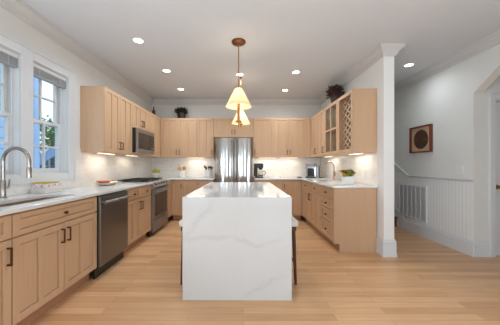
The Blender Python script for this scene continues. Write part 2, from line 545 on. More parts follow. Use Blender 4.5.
# windows
for k, (y0, y1) in enumerate(WINS):
    w = thing('window_%d' % (k + 1), None, None, (XL, (y0 + y1) / 2, WZ0), 0, None, 'structure')
    h = (y1 - y0) / 2; H = WZ1 - WZ0
    ws = 0.0655
    ws_far = 0.12 if k == 0 else ws
    mb = MB()
    mb.box(0.0, 0.018, h, h + ws_far, -0.09, H + 0.11); mb.box(0.0, 0.018, -h - ws, -h, -0.09, H + 0.11)
    mb.box(0.0, 0.018, -h, h, H, H + 0.11); mb.box(0.0, 0.018, -h, h, -0.09, 0)
    if k == 0: mb.box(0.018, 0.026, h + ws_far - 0.025, h + ws_far, -0.09, H + 0.11)
    mb.box(0.018, 0.028, -h - ws, h + ws_far, H + 0.085, H + 0.11)
    mb.build('casing', 'trim', w, 0.003)
    mb = MB()
    mb.box(-0.15, 0, h - 0.006, h, 0, H); mb.box(-0.15, 0, -h, -h + 0.006, 0, H); mb.box(-0.15, 0, -h + 0.006, h - 0.006, H - 0.006, H); mb.box(-0.15, 0, -h + 0.006, h - 0.006, 0, 0.012)
    mb.box(-0.075, -0.06, h - 0.02, h - 0.006, 0.012, H - 0.006); mb.box(-0.075, -0.06, -h + 0.006, -h + 0.02, 0.012, H - 0.006)
    mb.build('jamb', 'trim', w)
    a, b = -h + 0.007, h - 0.007
    for nm, xa, za, zb in (('lower_sash', -0.105, 0.013, 0.60), ('upper_sash', -0.145, 0.565, H - 0.007)):
        st = 0.038
        mb = MB()
        mb.box(xa, xa + 0.032, a, a + st, za, zb); mb.box(xa, xa + 0.032, b - st, b, za, zb)
        mb.box(xa, xa + 0.032, a + st, b - st, za, za + st + (0.012 if nm[0] == 'l' else 0)); mb.box(xa, xa + 0.032, a + st, b - st, zb - st, zb)
        zm = (za + zb) / 2
        mb.box(xa + 0.0185, xa + 0.030, -0.009, 0.009, za + st, zb - st); mb.box(xa + 0.002, xa + 0.0135, -0.009, 0.009, za + st, zb - st)
        for sa, sb in ((a + st, -0.009), (0.009, b - st)):
            mb.box(xa + 0.0185, xa + 0.030, sa, sb, zm - 0.009, zm + 0.009); mb.box(xa + 0.002, xa + 0.0135, sa, sb, zm - 0.009, zm + 0.009)
        s_ = mb.build(nm, 'trim', w, 0.002)
        box(xa + 0.014, xa + 0.018, a + st - 0.004, b - st + 0.004, za + st - 0.004, zb - st + 0.004).build('pane', 'glass', s_)

# rear glazed doors (behind the camera)
for k, (x0, x1) in enumerate(((-1.75, -0.95), (0.3, 1.6))):
    mb = MB()
    for a, b in (((x0, x0 + 0.06), None), ((x1 - 0.06, x1), None)): mb.box(a[0], a[1], YR - 0.1, YR - 0.04, 0, 2.25)
    mb.box(x0 + 0.06, x1 - 0.06, YR - 0.1, YR - 0.04, 2.17, 2.25); mb.box(x0 + 0.06, x1 - 0.06, YR - 0.1, YR - 0.04, 0, 0.1)
    d = struct(mb.build('door_%d' % (k + 2), 'trim'))
    box(x0 + 0.05, x1 - 0.05, YR - 0.075, YR - 0.069, 0.09, 2.18).build('pane', 'glass', d)

# door on the right
d = thing('door_1', None, None, (DX0, 3.10, 0), 0, None, 'structure')
mb = MB()
mb.box(-0.085, 0.0, -0.02, 0, 0, 2.135); mb.box(0.82, 0.905, -0.02, 0, 0, 2.135); mb.box(0.0, 0.82, -0.02, 0, 2.05, 2.135)
mb.box(-0.085, -0.065, -0.03, -0.02, 0, 2.135); mb.box(0.885, 0.905, -0.03, -0.02, 0, 2.135); mb.box(-0.065, 0.885, -0.03, -0.02, 2.115, 2.135)
mb.build('casing', 'trim', d, 0.003)
mb = MB()
mb.box(0, 0.012, 0, 0.12, 0, 2.05); mb.box(0.808, 0.82, 0, 0.12, 0, 2.05); mb.box(0.012, 0.808, 0, 0.12, 2.038, 2.05)
mb.build('door_jamb', 'trim', d)
mb = MB()
mb.box(0.016, 0.136, 0.03, 0.07, 0.01, 2.034); mb.box(0.684, 0.804, 0.03, 0.07, 0.01, 2.034)
for z0, z1 in ((0.01, 0.22), (0.82, 0.98), (1.55, 1.65), (1.92, 2.034)): mb.box(0.136, 0.684, 0.03, 0.07, z0, z1)
mb.box(0.37, 0.45, 0.03, 0.07, 0.22, 1.92); mb.box(0.136, 0.684, 0.042, 0.058, 0.22, 1.92)
dl = mb.build('door_leaf', 'trim', d, 0.003)
mb = MB(); mb.tube([(0.056, 0.03, 0.91), (0.056, 0.02, 0.91)], 0.03, 16); mb.tube([(0.056, 0.02, 0.91), (0.056, -0.005, 0.91), (0.056, -0.015, 0.91), (0.056, -0.035, 0.91), (0.056, -0.042, 0.91)], [0.01, 0.012, 0.026, 0.026, 0.014], 16)
k_ = mb.build('door_handle', 'brass', dl, smooth=True); k_['label'] = 'round brass door knob'

# stair at the end of the hall
st = thing('staircase', 'mahogany hall stair rising behind the white partition, lowest step just showing', 'stairs', (PX1, 4.60, 0), 0)
for i in range(3):
    z = 0.19 * i; y = 0.28 * i
    mb = MB(); mb.box(0.026, XR - PX1 - 0.021, y + 0.02, 1.02, z, z + 0.16)
    mb.build('riser', 'stairw', st)
    box(0.026, XR - PX1 - 0.021, y - 0.012, 1.02, z + 0.16, z + 0.19).build('tread', 'stairw', st, 0.004)

# ------------------------------------------------------------------ cabinets (local: x width, front at y=0 facing -y)
def door_front(parent, x0, x1, z0, z1, handle=None, hz=None, centre=True, mat='maple', name='door', glass=False, t=0.02, lattice=False):
    g = 0.0034; x0 += g; x1 -= g; z0 += g; z1 -= g
    s = 0.052
    mb = MB()
    mb.box(x0, x0 + s, 0, t, z0, z1); mb.box(x1 - s, x1, 0, t, z0, z1)
    rs = s if (z1 - z0) > 0.2 else 0.036
    mb.box(x0 + s, x1 - s, 0, t, z0, z0 + rs); mb.box(x0 + s, x1 - s, 0, t, z1 - rs, z1)
    c = (x0 + x1) / 2
    if glass:
        zz = z0 + (z1 - z0) * 0.49
        mb.box(c - 0.014, c + 0.014, 0.001, t - 0.001, z0 + rs, z1 - rs)
        mb.box(x0 + s, x1 - s, 0.002, t - 0.002, zz - 0.014, zz + 0.014)
    elif not lattice:
        mb.box(x0 + s - 0.002, x1 - s + 0.002, t - 0.003, t - 0.0005, z0 + rs - 0.002, z1 - rs + 0.002)
        gv = 0.006
        if centre:
            mb.box(c - 0.024, c + 0.024, 0.0, t - 0.0025, z0 + rs, z1 - rs)
            for pa, pb in ((x0 + s + gv, c - 0.024 - gv), (c + 0.024 + gv, x1 - s - gv)): mb.box(pa, pb, 0.009, t - 0.0025, z0 + rs + gv, z1 - rs - gv)
        else: mb.box(x0 + s + gv, x1 - s - gv, 0.009, t - 0.0025, z0 + rs + gv, z1 - rs - gv)
    d = mb.build(name, mat, parent, 0.0015)
    if glass: box(x0 + s - 0.003, x1 - s + 0.003, 0.009, 0.012, z0 + rs - 0.003, z1 - rs + 0.003).build('pane', 'glass', d)
    if handle == 'knob':
        mb = MB(); zc = (z0 + z1) / 2
        mb.tube([(c, 0, zc), (c, -0.016, zc)], 0.006, 8); mb.box(c - 0.013, c + 0.013, -0.028, -0.016, zc - 0.013, zc + 0.013)
        mb.build('knob', 'bronze', d, 0.002)
    elif handle in ('l', 'r'):
        xx = x0 + 0.03 if handle == 'l' else x1 - 0.03
        a, b = hz
        mb = MB(); mb.box(xx - 0.006, xx + 0.006, -0.034, -0.024, a, b)
        mb.box(xx - 0.006, xx + 0.006, -0.024, 0, a, a + 0.012); mb.box(xx - 0.006, xx + 0.006, -0.024, 0, b - 0.012, b)
        mb.build('handle', 'bronze', d, 0.002)
    return d

BH = (0.545, 0.665)
UH = (1.43, 1.54)
def base_cab(label, loc, rz, w, fronts, depth=0.60, group='maple base cabinets', kick=True, name='base_cabinet'):
    t = thing(name, label, 'cabinet', loc, rz, group)
    mb = MB(); d = depth
    mb.box(0.001, 0.018, 0.021, d, 0.115, 0.884); mb.box(w - 0.018, w - 0.001, 0.021, d, 0.115, 0.884)
    mb.box(0.018, w - 0.018, 0.021, d, 0.115, 0.133); mb.box(0.018, w - 0.018, d - 0.01, d, 0.133, 0.884)
    mb.box(0.018, w - 0.018, 0.021, 0.035, 0.845, 0.884); mb.box(0.018, w - 0.018, 0.021, 0.035, 0.69, 0.73)
    mb.build('carcass', 'maple', t)
    if kick: box(0.001, w - 0.001, 0.085, 0.10, 0, 0.115).build('toe_kick', 'kick', t)
    for f in fronts:
        k = f[0]
        if k == 'D': door_front(t, f[1], f[2], f[3], f[4], f[5], f[6] if len(f) > 6 else BH)
        elif k == 'W': door_front(t, f[1], f[2], f[3], f[4], 'knob', None, False, 'mapleh', 'drawer')
        elif k == 'P': box(f[1] + 0.001, f[2] - 0.001, 0.002, 0.02, f[3], f[4]).build('filler_panel', 'maple', t)
    return t
def upper_cab(label, loc, rz, w, fronts, z0=1.375, z1=2.255, depth=0.328, hollow=False, group='maple wall cabinets', lattice=False, extra=0, far_extra=0):
    t = thing('wall_cabinet', label, 'cabinet', (loc[0], loc[1], z0), rz, group)
    H = z1 - z0
    f0 = 0.021
    if not hollow:
        box(0.001 - far_extra, w - 0.001 + extra, f0, depth, 0, H).build('carcass', 'maple', t)
    else:
        mb = MB(); mb.box(0.001, 0.019, f0, depth, 0, H); mb.box(w - 0.019, w - 0.001, f0, depth, 0, H)
        mb.box(0.019, w - 0.019, f0, depth, 0, 0.02); mb.box(0.019, w - 0.019, f0, depth, H - 0.02, H)
        mb.build('carcass', 'maple', t)
        box(0.019, w - 0.019, depth - 0.012, depth - 0.002, 0.02, H - 0.02).build('back_panel', 'inner', t)
    for f in fronts:
        dd = door_front(t, f[0], f[1], (f[4] if len(f) > 4 else 0), (f[5] if len(f) > 5 else H), f[2], (0.055, 0.165) if f[2] else None, glass=(f[3] == 'G'), lattice=(f[3] == 'L'), centre=(f[3] == 'S'))
    return t

DZ = (0.125, 0.712); WZ = (0.716, 0.872)
XF = -1.53; RZL = R(90)
D0, D1 = DZ; W0, W1 = WZ
base_cab('base cabinet farthest from the range in the left counter run', (XF, 0.66, 0), RZL, 0.455, [('W', 0, 0.455, W0, W1), ('D', 0, 0.455, D0, D1, 'l')])
base_cab('single-door base cabinet with drawer at the left photo edge, near side of the sink cabinet', (XF, 1.117, 0), RZL, 0.451, [('W', 0, 0.451, W0, W1), ('D', 0, 0.451, D0, D1, 'r')])
base_cab('wide sink cabinet with one long knobbed drawer front over two doors, left of the dishwasher', (XF, 1.57, 0), RZL, 0.91, [('W', 0, 0.91, W0, W1), ('D', 0, 0.455, D0, D1, 'r'), ('D', 0.455, 0.91, D0, D1, 'l')])
base_cab('base cabinet with two small drawers over two doors between dishwasher and range', (XF, 3.093, 0), RZL, 0.84, [('W', 0, 0.42, W0, W1), ('W', 0.42, 0.84, W0, W1), ('D', 0, 0.42, D0, D1, 'r'), ('D', 0.42, 0.84, D0, D1, 'l')])
base_cab('corner base cabinet hidden beyond the range', (XF, 4.70, 0), RZL, 0.36, [('P', 0, 0.36, D0, W1)])
YF = 5.06
base_cab('narrow tall-door base cabinet in the back left corner beside the range', (-1.53, YF, 0), 0, 0.24, [('D', 0, 0.24, D0, W1, 'r', (0.70, 0.80))], 0.575)
base_cab('three-drawer base cabinet against the back wall left of the refrigerator', (-1.288, YF, 0), 0, 0.645, [('W', 0, 0.645, W0, W1), ('W', 0, 0.645, 0.42, 0.712), ('W', 0, 0.645, D0, 0.416)], 0.575)
base_cab('three-drawer base cabinet against the back wall right of the refrigerator', (0.235, YF, 0), 0, 0.60, [('W', 0, 0.60, W0, W1), ('W', 0, 0.60, 0.42, 0.712), ('W', 0, 0.60, D0, 0.416)], 0.575)
base_cab('narrow tall-door base cabinet in the back right corner', (0.837, YF, 0), 0, 0.405, [('D', 0, 0.24, D0, W1, 'l', (0.70, 0.80)), ('P', 0.24, 0.405, D0, W1)], 0.575)
XG = 1.245
base_cab('prep sink base cabinet with two drawers over two doors along the right wall', (XG, YF, 0), -RZL, 1.238, [('P', 0, 0.05, D0, W1), ('W', 0.05, 0.64, W0, W1), ('W', 0.64, 1.238, W0, W1), ('D', 0.05, 0.64, D0, D1, 'r'), ('D', 0.64, 1.238, D0, D1, 'l')], 0.585)
t = base_cab('four-drawer base cabinet with full end panel at the end of the right counter', (XG, 3.82, 0), -RZL, 0.546, [('W', 0, 0.546, W0, W1), ('W', 0, 0.546, 0.56, 0.712), ('W', 0, 0.546, 0.376, 0.556), ('W', 0, 0.546, D0, 0.372)], 0.585)
box(0.5465, 0.568, 0.0, 0.585, 0.115, 0.884).build('end_panel', 'maple', t)
box(0.5465, 0.568, 0.075, 0.585, 0.0, 0.115).build('end_panel', 'maple', t)

# uppers
UX = -1.85
t = upper_cab('wall cabinet with two tall doors on the left wall nearest the window', (UX, 3.17), RZL, 0.778, [(0, 0.389, 'r', 'S'), (0.389, 0.778, 'l', 'S')])
box(-0.008, 0.0005, 0.006, 0.328, 0, 0.88).build('end_panel', 'mapleg', t)
upper_cab('short two-door wall cabinet directly above the microwave', (UX, 3.95), RZL, 0.768, [(0, 0.384, 'r', 'S'), (0.384, 0.768, 'l', 'S')], z0=1.835)
t = upper_cab('single-door wall cabinet right of the microwave in the left corner', (UX, 4.72), RZL, 0.588, [(0, 0.588, None, 'S')], extra=0.325)
UY = 5.31
upper_cab('two-door wall cabinet on the back wall below the small dark potted plant', (-1.848, UY), 0, 0.806, [(0, 0.383, 'r', 'S'), (0.383, 0.806, 'l', 'S')])
upper_cab('single-door wall cabinet immediately left of the refrigerator', (-1.04, UY), 0, 0.374, [(0, 0.374, 'r', 'S')])
upper_cab('short two-door wall cabinet above the refrigerator', (-0.664, UY), 0, 0.882, [(0, 0.441, 'r', 'S'), (0.441, 0.882, 'l', 'S')], z0=1.825)
upper_cab('single-door wall cabinet immediately right of the refrigerator', (0.22, UY), 0, 0.396, [(0, 0.396, 'l', 'S')])
t = upper_cab('two-door wall cabinet on the back wall beside the right corner', (0.618, UY), 0, 0.88, [(0, 0.394, 'r', 'S'), (0.394, 0.788, 'l', 'S')])
box(0.79, 0.88, 0.003, 0.02, 0, 0.88).build('filler_strip', 'maple', t)
VX = 1.50
upper_cab('two-door wall cabinet on the right wall between corner and glass cabinet', (VX, 5.31), -RZL, 0.914, [(0, 0.455, 'r', 'S'), (0.455, 0.914, 'r', 'S')], depth=0.336, far_extra=0.325)
t = upper_cab('glass-door wall cabinet with cross bars on the right wall', (VX, 4.394), -RZL, 0.614, [(0, 0.614, None, 'G')], depth=0.336, hollow=True)
box(0.02, 0.594, 0.03, 0.322, 0.42, 0.44).build('shelf', 'inner', t)
for k, (gx, gz) in enumerate(((0.14, 0.0205), (0.30, 0.0205), (0.47, 0.0205), (0.16, 0.441), (0.31, 0.441), (0.46, 0.441))):
    g = MB().lathe([(0.0, 0), (0.028, 0), (0.028, 0.004), (0.004, 0.008), (0.004, 0.06), (0.03, 0.085), (0.034, 0.12), (0.03, 0.15), (0.028, 0.15), (0.031, 0.12), (0.026, 0.088), (0.0, 0.066)], n=14).build('wine_glass', 'glass', None, smooth=True)
    g.location = (VX + 0.15 + 0.02 * (k % 2), 4.394 - gx, 1.375 + gz)
    tag(g, 'stemmed glass behind the glass cabinet door, %s shelf, %s' % ('bottom' if k < 3 else 'upper', ('farthest from the lattice', 'middle one', 'nearest the lattice')[k % 3]), 'glass', 'glasses in the glass-door cabinet')
t = upper_cab('open wine cabinet with diamond lattice front at the end of the right wall run', (VX, 3.778), -RZL, 0.518, [(0, 0.518, None, 'L')], depth=0.336, hollow=True)
# lattice
mb = MB()
H = 0.88; xa, xb, za, zb = 0.02, 0.498, 0.021, H - 0.021
s = 0.15; slope = 0.7
def clipseg(x0, sgn):
    # line x = x0 + sgn*(z-za)/slope clipped to the opening
    zs = [za, zb]
    pts = []
    for z in (za, zb):
        x = x0 + sgn * (z - za) / slope
        pts.append([x, z])
    (ax, az), (bx, bz) = pts
    t0, t1 = 0.0, 1.0
    dx = bx - ax
    for lim, sg in ((xa, 1), (xb, -1)):
        # need sg*(ax+t*dx - lim) >= 0
        c0 = sg * (ax - lim); c1 = sg * (bx - lim)
        if c0 < 0 and c1 < 0: return None
        if c0 < 0: t0 = max(t0, c0 / (c0 - c1))
        elif c1 < 0: t1 = min(t1, c0 / (c0 - c1))
    if t1 - t0 < 0.02: return None
    return (ax + t0 * dx, az + t0 * (bz - az), ax + t1 * dx, az + t1 * (bz - az))
nn = 12
for i in range(-nn, nn + 6):
    for sgn, yy in ((1, 0.086), (-1, 0.094)):
        q = clipseg(xa + i * s, sgn)
        if q:
            x0, z0, x1, z1 = q
            L = math.hypot(x1 - x0, z1 - z0); nx, nz = -(z1 - z0) / L * 0.007, (x1 - x0) / L * 0.007
            mb.prism([(x0 - nx, z0 - nz), (x1 - nx, z1 - nz), (x1 + nx, z1 + nz), (x0 + nx, z0 + nz)], 1, yy - 0.004, yy + 0.004)
mb.build('lattice', 'lat', t)

# ------------------------------------------------------------------ counters
hole = rrect(-1.93, -1.63, 1.60, 2.32, 0.06)
c = slab('countertop', [(XL + 0.009, 0.60), (-1.50, 0.60), (-1.50, 3.932), (XL + 0.009, 3.932)], [hole], 0.8845, 0.914, 'quartz', None, 0.003)
tag(c, 'white quartz countertop along the left wall with the sink cut into it', 'countertop', 'perimeter countertops')
c = slab('countertop', [(XL + 0.009, 4.702), (-1.50, 4.702), (-1.50, 5.03), (-0.635, 5.03), (-0.635, YB - 0.009), (XL + 0.009, YB - 0.009)], [], 0.8845, 0.914, 'quartz', None, 0.003)
tag(c, 'white quartz countertop wrapping the back left corner behind the range', 'countertop', 'perimeter countertops')
hole2 = rrect(1.37, 1.68, 4.32, 4.78, 0.05)
c = slab('countertop', [(0.235, 5.03), (1.212, 5.03), (1.212, 3.228), (PX0 - 0.009, 3.228), (PX0 - 0.009, YB - 0.009), (0.235, YB - 0.009)], [hole2], 0.8845, 0.914, 'quartz', None, 0.003)
tag(c, 'white quartz countertop running from the refrigerator round the right corner', 'countertop', 'perimeter countertops')
def basin(label, x0, x1, y0, y1, r, group='undermount sinks'):
    bm = bmesh.new(); rings = []
    for ins, z in ((-0.012, 0.8838), (0.0, 0.8838), (0.004, 0.80), (0.012, 0.70), (0.035, 0.69)):
        rings.append([bm.verts.new((p[0], p[1], z)) for p in rrect(x0 + ins, x1 - ins, y0 + ins, y1 - ins, max(0.01, r - ins))])
    n = len(rings[0])
    for a, b in zip(rings, rings[1:]):
        for k in range(n): bm.faces.new((a[k], a[(k + 1) % n], b[(k + 1) % n], b[k]))
    bm.faces.new(rings[-1])
    t = thing('kitchen_sink', label, 'sink', ((x0 + x1) / 2, (y0 + y1) / 2, 0.688), 0, group)
    for v in bm.verts: v.co -= Vector(((x0 + x1) / 2, (y0 + y1) / 2, 0.688))
    mb = MB(); mb.bm.free(); mb.bm = bm
    mb.build('basin', 'sink', t, smooth=True, solid=0.0015)
    MB().lathe([(0, 0.004), (0.04, 0.004), (0.045, 0.0025)], n=16).build('drain', 'chrome', t)
    return t
basin('stainless undermount sink in the left counter below the window', -1.93, -1.63, 1.60, 2.32, 0.06)
basin('small stainless prep sink in the right counter', 1.37, 1.68, 4.32, 4.78, 0.05)

def faucet(label, loc, rz, h, reach, mat, r=0.014):
    t = thing('kitchen_faucet', label, 'faucet', loc, rz)
    rad = reach / 2
    MB().lathe([(0, 0), (0.028, 0), (0.028, 0.008), (0.021, 0.014), (0.021, 0.15), (0.015, 0.16), (0, 0.16)], n=18).build('body', mat, t, smooth=True)
    pts = [(0, 0, 0.15), (0, 0, h - rad)]
    for k in range(1, 13):
        a = PI - PI * k / 12
        pts.append((rad + rad * math.cos(a), 0, h - rad + rad * math.sin(a)))
    pts.append((2 * rad, 0, h - rad - 0.05))
    MB().tube(pts, r, 14).build('spout', mat, t, smooth=True)
    MB().tube([(2 * rad, 0, h - rad - 0.05), (2 * rad, 0, h - rad - 0.065), (2 * rad, 0, h - rad - 0.14)], [r * 1.0, r * 1.25, r * 1.15], 14).build('spray_head', mat, t, smooth=True)
    MB().tube([(0, 0, 0.09), (0, 0.045, 0.09), (0, 0.05, 0.10), (0, 0.058, 0.16)], [0.011, 0.011, 0.008, 0.006], 10).build('lever', mat, t, smooth=True)
    return t
faucet('tall polished gooseneck faucet at the left photo edge below the window', (-2.06, 2.03, 0.914), 0, 0.43, 0.225, 'chrome', 0.015)
faucet('bronze gooseneck faucet over the prep sink on the right counter', (1.77, 4.62, 0.914), PI, 0.345, 0.20, 'copper', 0.011)

# ------------------------------------------------------------------ island
t = thing('kitchen_island', 'white veined quartz waterfall island in the middle of the kitchen', 'island', (-0.055, 2.10, 0))
def isl(b_, name, mat, bev=0.0):
    for v in b_.bm.verts: v.co -= Vector((-0.055, 2.10, 0))
    return b_.build(name, mat, t, bev)
IX0, IX1 = -0.541, 0.429
# veins are written in scene metres: keep the island meshes' texture space by shifting x through the object origin
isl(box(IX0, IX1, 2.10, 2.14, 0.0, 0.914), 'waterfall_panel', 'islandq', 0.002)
isl(box(IX0, IX1, 3.88, 3.92, 0.0, 0.914), 'waterfall_panel', 'quartz', 0.002)
isl(box(IX0, IX1, 2.14, 3.88, 0.874, 0.914), 'countertop', 'islandtop', 0.0)
isl(box(-0.24, 0.13, 2.141, 3.879, 0.09, 0.8735), 'cabinet_body', 'maple')
isl(box(-0.20, 0.09, 2.141, 3.879, 0.0, 0.09), 'toe_kick', 'kick')

def stool(label, loc, rz):
    t = thing('counter_stool', label, 'stool', loc, rz, 'counter stools at the island')
    s_ = 0.19
    c_ = box(-0.195, 0.195, -0.195, 0.195, 0.575, 0.645).build('seat', 'cushion', t, 0.03, seg=4)
    c_['label'] = 'cream padded seat'
    box(-0.175, 0.175, -0.175, 0.175, 0.535, 0.575).build('seat_frame', 'dwood', t, 0.004)
    for sx in (-1, 1):
        for sy in (-1, 1):
            MB().tube([(sx * 0.15, sy * 0.15, 0.54), (sx * 0.165, sy * 0.18, 0.0)], [0.02, 0.013], 8).build('leg', 'dwood', t, smooth=True)
    for sx in (-1, 1):
        MB().tube([(sx * 0.16, -0.17, 0.2), (sx * 0.16, 0.17, 0.2)], 0.009, 8).build('stretcher', 'dwood', t, smooth=True)
    MB().tube([(-0.157, 0.168, 0.26), (0.157, 0.168, 0.26)], 0.009, 8).build('stretcher', 'dwood', t, smooth=True)
    return t
stool('cream seated dark-legged stool peeking out on the left side of the island', (-0.455, 2.56, 0), 0)
stool('cream seated dark-legged stool peeking out on the right side of the island', (0.36, 2.56, 0), 0)

# ------------------------------------------------------------------ appliances
# dishwasher (local like cabinets)
t = thing('dishwasher', 'dark stainless dishwasher in the left counter run', 'dishwasher', (XF, 2.483, 0), RZL)
box(0.002, 0.604, 0.0, 0.58, 0.11, 0.876).build('body', 'black', t)
box(0.004, 0.602, -0.028, -0.002, 0.125, 0.800).build('door', 'dsteel', t, 0.004)
box(0.004, 0.602, -0.024, -0.002, 0.803, 0.868).build('control_panel', 'dsteel', t, 0.004)
mb = MB(); pts = [(0.045 + 0.516 * k / 10, -0.055 - 0.02 * math.sin(PI * k / 10), 0.80) for k in range(11)]
mb.tube(pts, 0.018, 10); mb.tube([(0.045, -0.025, 0.80), (0.045, -0.056, 0.80)], 0.012, 8); mb.tube([(0.561, -0.025, 0.80), (0.561, -0.056, 0.80)], 0.012, 8)
mb.build('handle', 'steel2', t, smooth=True)
box(0.004, 0.602, 0.03, 0.05, 0.0, 0.11).build('kick_plate', 'black', t)

# range
t = thing('range', 'stainless slide-in gas range between the left counters', 'range', (XF, 3.936, 0), RZL)
W = 0.762
box(0.002, W - 0.002, 0.0, 0.636, 0.09, 0.90).build('body', 'dsteel', t)
box(0.03, W - 0.03, 0.04, 0.60, 0.0, 0.09).build('base', 'black', t)
d = box(0.004, W - 0.004, -0.035, -0.001, 0.275, 0.775).build('oven_door', 'steel2', t, 0.005)
box(0.075, W - 0.075, -0.038, -0.034, 0.33, 0.70).build('oven_window', 'blackg', d)
mb = MB(); mb.tube([(0.04, -0.08, 0.745), (W - 0.04, -0.08, 0.745)], 0.013, 12)
for x in (0.07, W - 0.07): mb.tube([(x, -0.035, 0.745), (x, -0.08, 0.745)], 0.009, 8)
mb.build('oven_handle', 'steel2', d, smooth=True)
d = box(0.004, W - 0.004, -0.035, -0.001, 0.07, 0.262).build('storage_drawer', 'steel2', t, 0.005)
MB().prism([(-0.03, 0.79), (0.0, 0.79), (0.06, 0.905), (0.05, 0.925), (0.0, 0.925), (-0.05, 0.83)], 0, 0.003, W - 0.003).build('control_panel', 'steel2', t, 0.003)
for k in range(5):
    x = 0.1 + k * (W - 0.2) / 4
    MB().tube([(x, -0.028, 0.878), (x, -0.056, 0.893)], [0.024, 0.021], 14).build('control_knob', 'dsteel', t, smooth=True)
box(0.002, W - 0.002, 0.061, 0.60, 0.9005, 0.918).build('cooktop', 'black', t, 0.003)
for gx in range(3):
    a = 0.03 + gx * 0.236; b = a + 0.226
    mb = MB()
    for x in (a, (a + b) / 2 - 0.006, b - 0.012): mb.box(x, x + 0.012, 0.07, 0.58, 0.935, 0.95)
    for y in (0.07, 0.20, 0.32, 0.45, 0.568): mb.box(a, b, y, y + 0.012, 0.936, 0.949)
    for x in (a, b - 0.012):
        for y in (0.07, 0.568): mb.box(x, x + 0.012, y, y + 0.012, 0.918, 0.936)
    mb.build('burner_grate', 'iron', t)
for bx, by in ((0.15, 0.2), (0.15, 0.46), (0.61, 0.2), (0.61, 0.46), (0.38, 0.33)):
    MB().lathe([(0, 0.016), (0.03, 0.016), (0.035, 0.008), (0.045, 0.0)], (bx, by, 0.918), 14).build('burner', 'iron', t, smooth=True)

# microwave
t = thing('microwave', 'stainless over-the-range microwave on the left wall', 'microwave', (UX + 0.07, 3.955, 1.41), RZL)
W = 0.756; H = 0.415
box(0.0, W, 0.02, 0.39, 0.0, H).build('body', 'black', t, 0.003)
d = box(0.0, W, -0.012, 0.019, 0.0, H).build('door', 'steel3', t, 0.004)
box(0.05, 0.53, -0.015, -0.011, 0.07, H - 0.07).build('door_window', 'blackg', d)
box(0.545, W - 0.03, -0.015, -0.011, 0.07, H - 0.07).build('control_panel', 'blackg', d)
box(0.58, W - 0.05, -0.0165, -0.0152, 0.085, 0.11).build('open_button', 'steel2', d)
mb = MB(); mb.box(0.02, W - 0.02, 0.03, 0.38, -0.0045, -0.0005)
mb.build('bottom_grille', 'grille', t)
sh = box(-1.85, XL + 0.009, 3.955, 4.71, 1.375, 1.4045).build('microwave_shelf', 'maple', None, 0.002)
tag(sh, 'thin maple shelf board under the microwave', 'shelf')

# refrigerator
t = thing('refrigerator', 'stainless french-door refrigerator in the centre of the back wall', 'refrigerator', (-0.61, 5.0, 0))
W = 0.82
box(0.004, W - 0.004, 0.06, 0.625, 0.0, 1.76).build('body', 'grille', t)
def bowed(x0, x1, z0, z1, sag=0.045):
    n = 14; pts = []
    for k in range(n + 1):
        u = k / n; x = x0 + (x1 - x0) * u
        pts.append((x, 0.0 + sag * (2 * u - 1) ** 2))
    pts += [(x1, 0.055), (x0, 0.055)]
    return MB().prism(pts, 2, z0, z1)
for a, b, hx in ((0.0, W / 2 - 0.002, W / 2 - 0.028), (W / 2 + 0.002, W, W / 2 + 0.028)):
    d = bowed(a, b, 0.72, 1.775).build('door', 'steel', t, smooth=True)
    mb = MB(); mb.tube([(hx, -0.03, 0.74), (hx, -0.03, 1.755)], 0.01, 12)
    for z in (0.80, 1.70): mb.tube([(hx, 0.03, z), (hx, -0.03, z)], 0.008, 8)
    mb.build('handle', 'steel', d, smooth=True)
d = bowed(0.0, W, 0.06, 0.715).build('freezer_drawer', 'steel', t, smooth=True)
mb = MB(); mb.tube([(0.08, -0.045, 0.64), (W - 0.08, -0.045, 0.64)], 0.011, 12)
for x in (0.12, W - 0.12): mb.tube([(x, 0.01, 0.64), (x, -0.045, 0.64)], 0.008, 8)
mb.build('handle', 'steel', d, smooth=True)
box(0.02, W - 0.02, 0.03, 0.058, 0.0, 0.055).build('kick_grille', 'black', t)

# ------------------------------------------------------------------ lamps
def recessed(label, x, y, e=26, r=0.055):
    t = thing('recessed_light', label, 'ceiling light', (x, y, ZC), 0, 'recessed ceiling lights')
    MB().lathe([(r, -0.001), (r + 0.02, -0.001), (r + 0.018, -0.006), (r, -0.008)], n=24, closed=True).build('trim_ring', 'trim', t, smooth=True)
    MB().lathe([(0, -0.003), (r, -0.003), (r, -0.001), (0, -0.001)], n=24).build('lens', 'bulb', t)
    lamp('recessed_bulb', 'SPOT', (0, 0, -0.02), (0, 0, 0), e, (0.80, 0.91, 1.0), t, spot_size=R(165), spot_blend=0.9, shadow_soft_size=0.05)
RL = [('recessed ceiling light nearest the camera on the left', -1.30, 2.93), ('recessed ceiling light in the middle of the left row', -1.256, 3.87),
      ('recessed ceiling light farthest back on the left', -1.27, 4.81), ('recessed ceiling light beside the pendant rod', -0.06, 4.03),
      ('nearer recessed ceiling light right of the pendants', 0.872, 3.93), ('farther recessed ceiling light right of the pendants', 0.857, 4.88),
      ('recessed ceiling light over the hall right of the white partition', 2.55, 3.65)]
for lb, x, y in RL: recessed(lb, x, y, 12 if x > 2 else 23)

